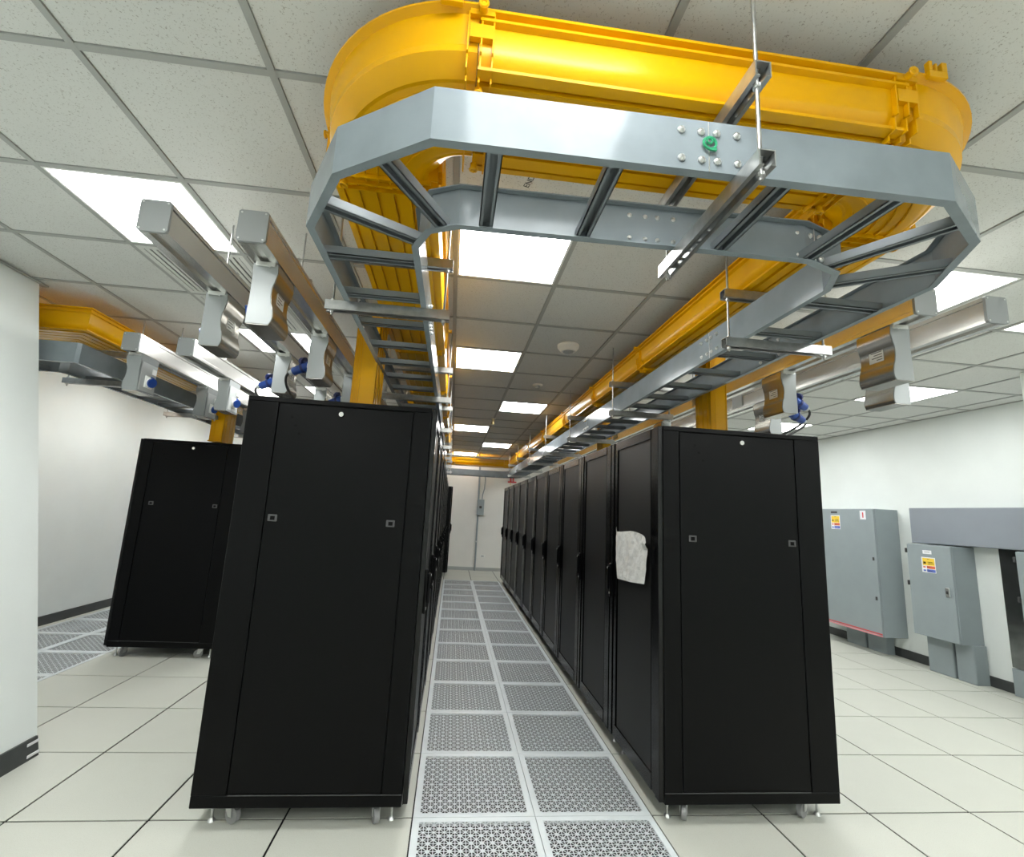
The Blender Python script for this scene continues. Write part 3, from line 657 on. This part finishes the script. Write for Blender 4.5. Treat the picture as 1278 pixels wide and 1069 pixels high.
def tap(trk, y, k, sgn, plugged=False):
    x = TR[trk][0]
    t = thing('tap_off_box', 'grey tap-off box under the %s, %s from camera' % (TN[trk], ORD[k]), 'power box', (x, y, BZ1), 'tap-off boxes under the busbars')
    for nm, me in TM[sgn].items():
        if nm == 'label_print' or (plugged and nm == 'socket_cap'): continue
        o = shared(nm, me, t)
        if nm == 'rating_label': shared('label_print', TM[sgn]['label_print'], o)
    MB().box(x-.04, x+.04, y+.02, y+BLn-.02, BZ1, TZ0+.01).build('plug_in_head', 'track_cap', t)
for trk, ys, sg, pl in (('A', (-.30, .597, 1.5, 2.4), 1, (1,)), ('B', (-.64, .16, .995, 1.9), 1, (1, 2)), ('C', (.865, 1.765, 2.7), -1, ()), ('D', (1.41, 2.25, 3.1), -1, ()), ('E', (-.28, .74, 1.7), -1, ()), ('F', (-.645, .098, .92, 1.8), -1, (1,))):
    for k, y in enumerate(ys): tap(trk, y, k, sg, k in pl)
# ---- blue plugs with cables
def plug(p, sgn, label, cable, tilt=-.35):
    p = Vector(p); t = thing('power_plug', label, 'plug', p, 'blue industrial plugs')
    ax = Vector((sgn*math.cos(tilt), .25, math.sin(tilt))).normalized(); up = Vector((0, 0, 1)); up = (up-ax*up.dot(ax)).normalized()
    MB().cyl(p-ax*.055, p-ax*.02, .026, 16, .028).cyl(p-ax*.02, p+ax*.05, .028, 16, .024).build('plug_body', 'blue_plastic', t)
    MB().cyl(p-ax*.022, p-ax*.008, .032, 16).build('collar', 'blue_dark', t)
    q = p-ax*.03+up*.034; b = up*math.cos(.5)+ax*math.sin(.5)*1.0
    MB().cyl(q, q+b*.018+ax*.01, .030, 16, .022).cyl(q-up*.01, q+up*.004, .012, 10).build('lid', 'blue_dark', t)
    MB().cyl(p+ax*.05, p+ax*.075, .018, 12, .014).build('cable_gland', 'track_cap', t)
    if cable:
        a = p+ax*.072
        pts = [a]; n = 18
        c1 = a+ax*cable[1]; e = Vector(cable[0]); c2 = e+Vector((cable[2], 0, cable[3]))
        for i in range(1, n+1):
            s = i/n; pts.append(a*(1-s)**3+c1*3*s*(1-s)**2+c2*3*s*s*(1-s)+e*s**3)
        MB().tube(pts, .0075).build('cable', 'cable_black', t)
plug((-1.835, .697, 2.262), -1, 'blue plug on the outer left busbar box above left rack corner', ((-1.60, .75, 2.006), .08, -.2, .05))
plug((-1.475, .26, 2.262), -1, 'blue plug with looping black cable beside the left rack top', ((-1.36, .42, 2.006), .10, -.14, -.02))
plug((-1.475, 1.095, 2.262), -1, 'blue plug low behind the left rack top beside the yellow chute', ((-1.40, 1.2, 2.006), .08, -.2, .03))
plug((1.70, .20, 2.275), 1, 'upper blue plug with black cable above right rack corner', ((1.46, .42, 2.010), .13, .25, .06))
plug((1.705, .235, 2.195), 1, 'lower blue plug with black cable above right rack corner', ((1.52, .25, 2.010), .06, .1, .05))

# ================================================================ RIGHT WALL SWITCHGEAR
def sticker(parent, x, yc, zc, wy, hz, rows):
    """rows from top: (material, y0,y1,z0,z1) as fractions; image-left is far (+y)"""
    b = MB().box(x-.0015, x, yc-wy/2, yc+wy/2, zc-hz/2, zc+hz/2).build('warning_sticker', 'sticker_white', parent)
    for mt, a0, a1, b0, b1 in rows:
        MB().box(x-.0022, x-.0015, yc+wy/2-a0*wy, yc+wy/2-a1*wy, zc+hz/2-b0*hz, zc+hz/2-b1*hz).build('print', mt, b)
WARN = [('sticker_yellow', .08, .95, .06, .54), ('ink', .42, .58, .1, .14), ('ink', .45, .85, .30, .34), ('ink', .45, .9, .40, .44), ('ink', .14, .32, .30, .44), ('sticker_red', .36, .96, .56, .74), ('sticker_blue', .36, .97, .78, .96), ('sticker_red', .1, .28, .6, .7), ('sticker_blue', .1, .28, .82, .92), ('ink', .4, .6, .63, .67), ('sticker_white', .42, .8, .85, .89)]
def cab(name, label, x0, y0, y1, z0, z1):
    t = thing(name, label, 'electrical box', (x0+.1, (y0+y1)/2, z0))
    MB().box(x0+.02, XR-.001, y0, y1, z0, z1, .004).build('body', 'panel_grey', t)
    d = MB().box(x0, x0+.018, y0+.004, y1-.004, z0+.004, z1-.004, .004).build('door', 'panel_grey', t)
    return t, d
t, d = cab('distribution_board', 'large grey wall panel with red line along its bottom edge', 4.715, 2.795, 3.95, .235, 1.765)
MB().box(4.712, 4.715, 2.80, 3.94, .265, .277).build('red_stripe', 'red', d)
mat('stripe_pink', (.75, .3, .32), .5)
MB().box(4.712, 4.715, 2.80, 3.94, .242, .256).build('pink_stripe', 'stripe_pink', d)
MB().box(4.711, 4.715, 3.35, 3.45, 1.705, 1.73).build('name_plate', 'ink', d)
sticker(d, 4.715, 3.385, 1.585, .15, .185, WARN)
sticker(d, 4.715, 2.95, 1.685, .085, .11, [('red', .42, .62, .2, .8)])
for z in (1.15, .68): MB().box(4.709, 4.715, 2.83, 2.855, z-.02, z+.02, .002).build('lock', 'ink', d)
t, d = cab('switch_box', 'grey switch box with white tag and sticker under the wall trough', 4.765, 1.97, 2.455, .378, 1.368)
MB().box(4.763, 4.765, 2.172, 2.268, 1.268, 1.308).build('name_tag', 'sticker_white', d); MB().box(4.7625, 4.763, 2.19, 2.25, 1.284, 1.292).build('print', 'track_cap', d)
sticker(d, 4.765, 2.215, 1.150, .15, .165, WARN)
b = MB().box(4.752, 4.765, 2.015, 2.055, .84, .935, .003).build('handle', 'steel', d); MB().box(4.745, 4.752, 2.024, 2.046, .87, .90, .002).build('latch', 'ink', b)
for z in (1.29, .93): MB().box(4.755, 4.79, 2.452, 2.470, z-.025, z+.025, .003).build('hinge', 'ink', t)
t, d = cab('switch_box', 'grey switch box cut off by the right edge under the trough', 4.765, 1.02, 1.40, .378, 1.368)
for z in (1.29, .93): MB().box(4.755, 4.79, 1.397, 1.415, z-.025, z+.025, .003).build('hinge', 'ink', t)
t = thing('wire_trough', 'long grey wiring trough mounted high on the right wall', 'trunking', (4.97, 1.6, 1.375))
MB().box(4.90, XR-.001, .72, 2.508, 1.378, 1.782, .003).build('body', 'trough_grey', t); MB().box(4.895, 4.90, .725, 2.503, 1.384, 1.776, .002).build('cover', 'trough_grey', t)
t = thing('wall_cladding', 'dark reflective steel sheet below the trough at the right edge', 'steel sheet', (5.02, 1.6, 0))
MB().box(4.985, XR-.015, 1.40, 1.70, .26, 1.377, .003).build('upper_sheet', 'dark_steel', t); MB().box(4.98, XR-.015, 1.40, 1.702, 0, .25, .003).build('lower_sheet', 'panel_grey', t)
for (lab, ys, zt) in (('under the large grey wall panel', ((2.97, 3.235), (3.265, 3.56)), .236), ('under the grey switch box', ((1.945, 2.125), (2.15, 2.42)), .379)):
    for k, (a, b) in enumerate(ys):
        fx = 4.93 if zt < .3 else 4.885
        dk = thing('floor_duct', 'grey wiring duct %s, the %s of two' % (lab, 'nearer' if k == 0 else 'farther'), 'trunking', (4.95, (a+b)/2, 0))
        MB().box(fx, XR-.016, a, b, 0, zt, .003).build('body', 'panel_grey', dk)
        MB().box(fx-.005, fx, a+.004, b-.004, .004, zt-.004, .001).build('cover', 'panel_grey', dk)

# ================================================================ FAR WALL
t = thing('breaker_box', 'small grey breaker box on the far end wall', 'electrical box', (.2, YF-.06, 1.38)); 
MB().box(.115, .29, YF-.12, YF-.001, 1.38, 1.775, .005).build('body', 'panel_grey', t); MB().box(.12, .285, YF-.128, YF-.12, 1.385, 1.77, .003).build('door', 'panel_grey', t); MB().box(.17, .23, YF-.14, YF-.128, 1.55, 1.61, .003).build('switch', 'ink', t)
t = thing('conduit', 'grey conduit running down the far wall from the breaker box', 'pipe', (.15, YF-.03, .0))
MB().tube([(.15, YF-.03, .0), (.15, YF-.03, 1.376)], .022, 10).build('lower_pipe', 'panel_grey', t); MB().tube([(.14, YF-.03, 1.779), (.13, YF-.03, 2.83)], .022, 10).build('upper_pipe', 'panel_grey', t)
MB().tube([(.235, YF-.04, 1.779), (.24, YF-.05, 1.9), (.28, YF-.06, 2.05), (.29, YF-.06, 2.25), (.28, YF-.05, 2.5)], .014, 8).build('flexible_pipe', 'panel_grey', t)
MB().box(.11, .19, YF-.055, YF-.001, .70, .73).build('clamp', 'steel', t)
t = thing('wall_socket', 'small white wall socket low on the far wall', 'socket', (.32, YF-.01, .33)); MB().box(.27, .38, YF-.012, YF-.001, .33, .39, .003).build('plate', 'white_plastic', t); MB().box(.29, .36, YF-.015, YF-.012, .345, .375).build('face', 'track_cap', t)
t = thing('sprinkler_pipe', 'red pipe stub on the far wall above right racks', 'pipe', (.98, YF-.05, 2.2))
MB().cyl((.95, YF-.05, 2.25), (.95, YF-.05, 2.6), .018, 10).cyl((1.02, YF-.05, 2.25), (1.02, YF-.05, 2.6), .018, 10).box(.88, 1.1, YF-.07, YF-.001, 2.25, 2.285).build('pipe', 'red', t); MB().cyl((.95, YF-.05, 2.18), (.95, YF-.05, 2.25), .012, 8).build('nozzle', 'brass', t)

# ================================================================ CEILING FITTINGS
x, y = .335, .99
t = thing('smoke_detector', 'round white smoke detector on the ceiling above the aisle', 'smoke detector', (x, y, H))
MB().cyl((x, y, H+.003), (x, y, H-.018), .088, 28).build('base', 'detector', t); MB().cyl((x, y, H-.018), (x, y, H-.05), .086, 28, .062).build('head', 'detector', t); MB().cyl((x, y, H-.05), (x, y, H-.056), .045, 24, .04).build('grille', 'track_cap', t)
x, y = .305, 2.2
t = thing('gas_nozzle', 'small round ceiling nozzle beyond the smoke detector', 'nozzle', (x, y, H)); MB().cyl((x, y, H+.003), (x, y, H-.012), .055, 20, .045).build('rose', 'detector', t); MB().cyl((x, y, H-.012), (x, y, H-.04), .025, 14, .02).build('tip', 'track_cap', t)
for k, (x, y) in enumerate(((.0, 4.15), (.03, 8.1))):
    t = thing('ceiling_sprinkler', ['brass sprinkler hanging from ceiling between the aisle lights', 'small sprinkler hanging near the far yellow duct'][k], 'sprinkler', (x, y, H))
    MB().cyl((x, y, H+.003), (x, y, H-.01), .04, 16, .03).build('rose', 'detector', t); MB().cyl((x, y, H-.01), (x, y, H-.085), .018, 12).build('body', 'brass', t); MB().cyl((x, y, H-.085), (x, y, H-.09), .026, 12).build('deflector', 'brass', t)

# pencilled mark on a ceiling tile above the near end of the loop
def scribble():
    cu = bpy.data.curves.new('ceiling_mark', 'FONT'); cu.body = 'END'; cu.size = .036; cu.extrude = .0004
    o = bpy.data.objects.new('ceiling_mark', cu); C.objects.link(o)
    dg = bpy.context.evaluated_depsgraph_get(); me = bpy.data.meshes.new_from_object(o.evaluated_get(dg)); bpy.data.objects.remove(o)
    me.materials.clear(); me.materials.append(MATS['ink'])
    p = bpy.data.objects.new('ceiling_mark', me); C.objects.link(p); p.parent = ceiling
    p.location = (-.285, -.775, H+.0028); p.rotation_euler = (math.pi, 0, math.radians(-75))
scribble()
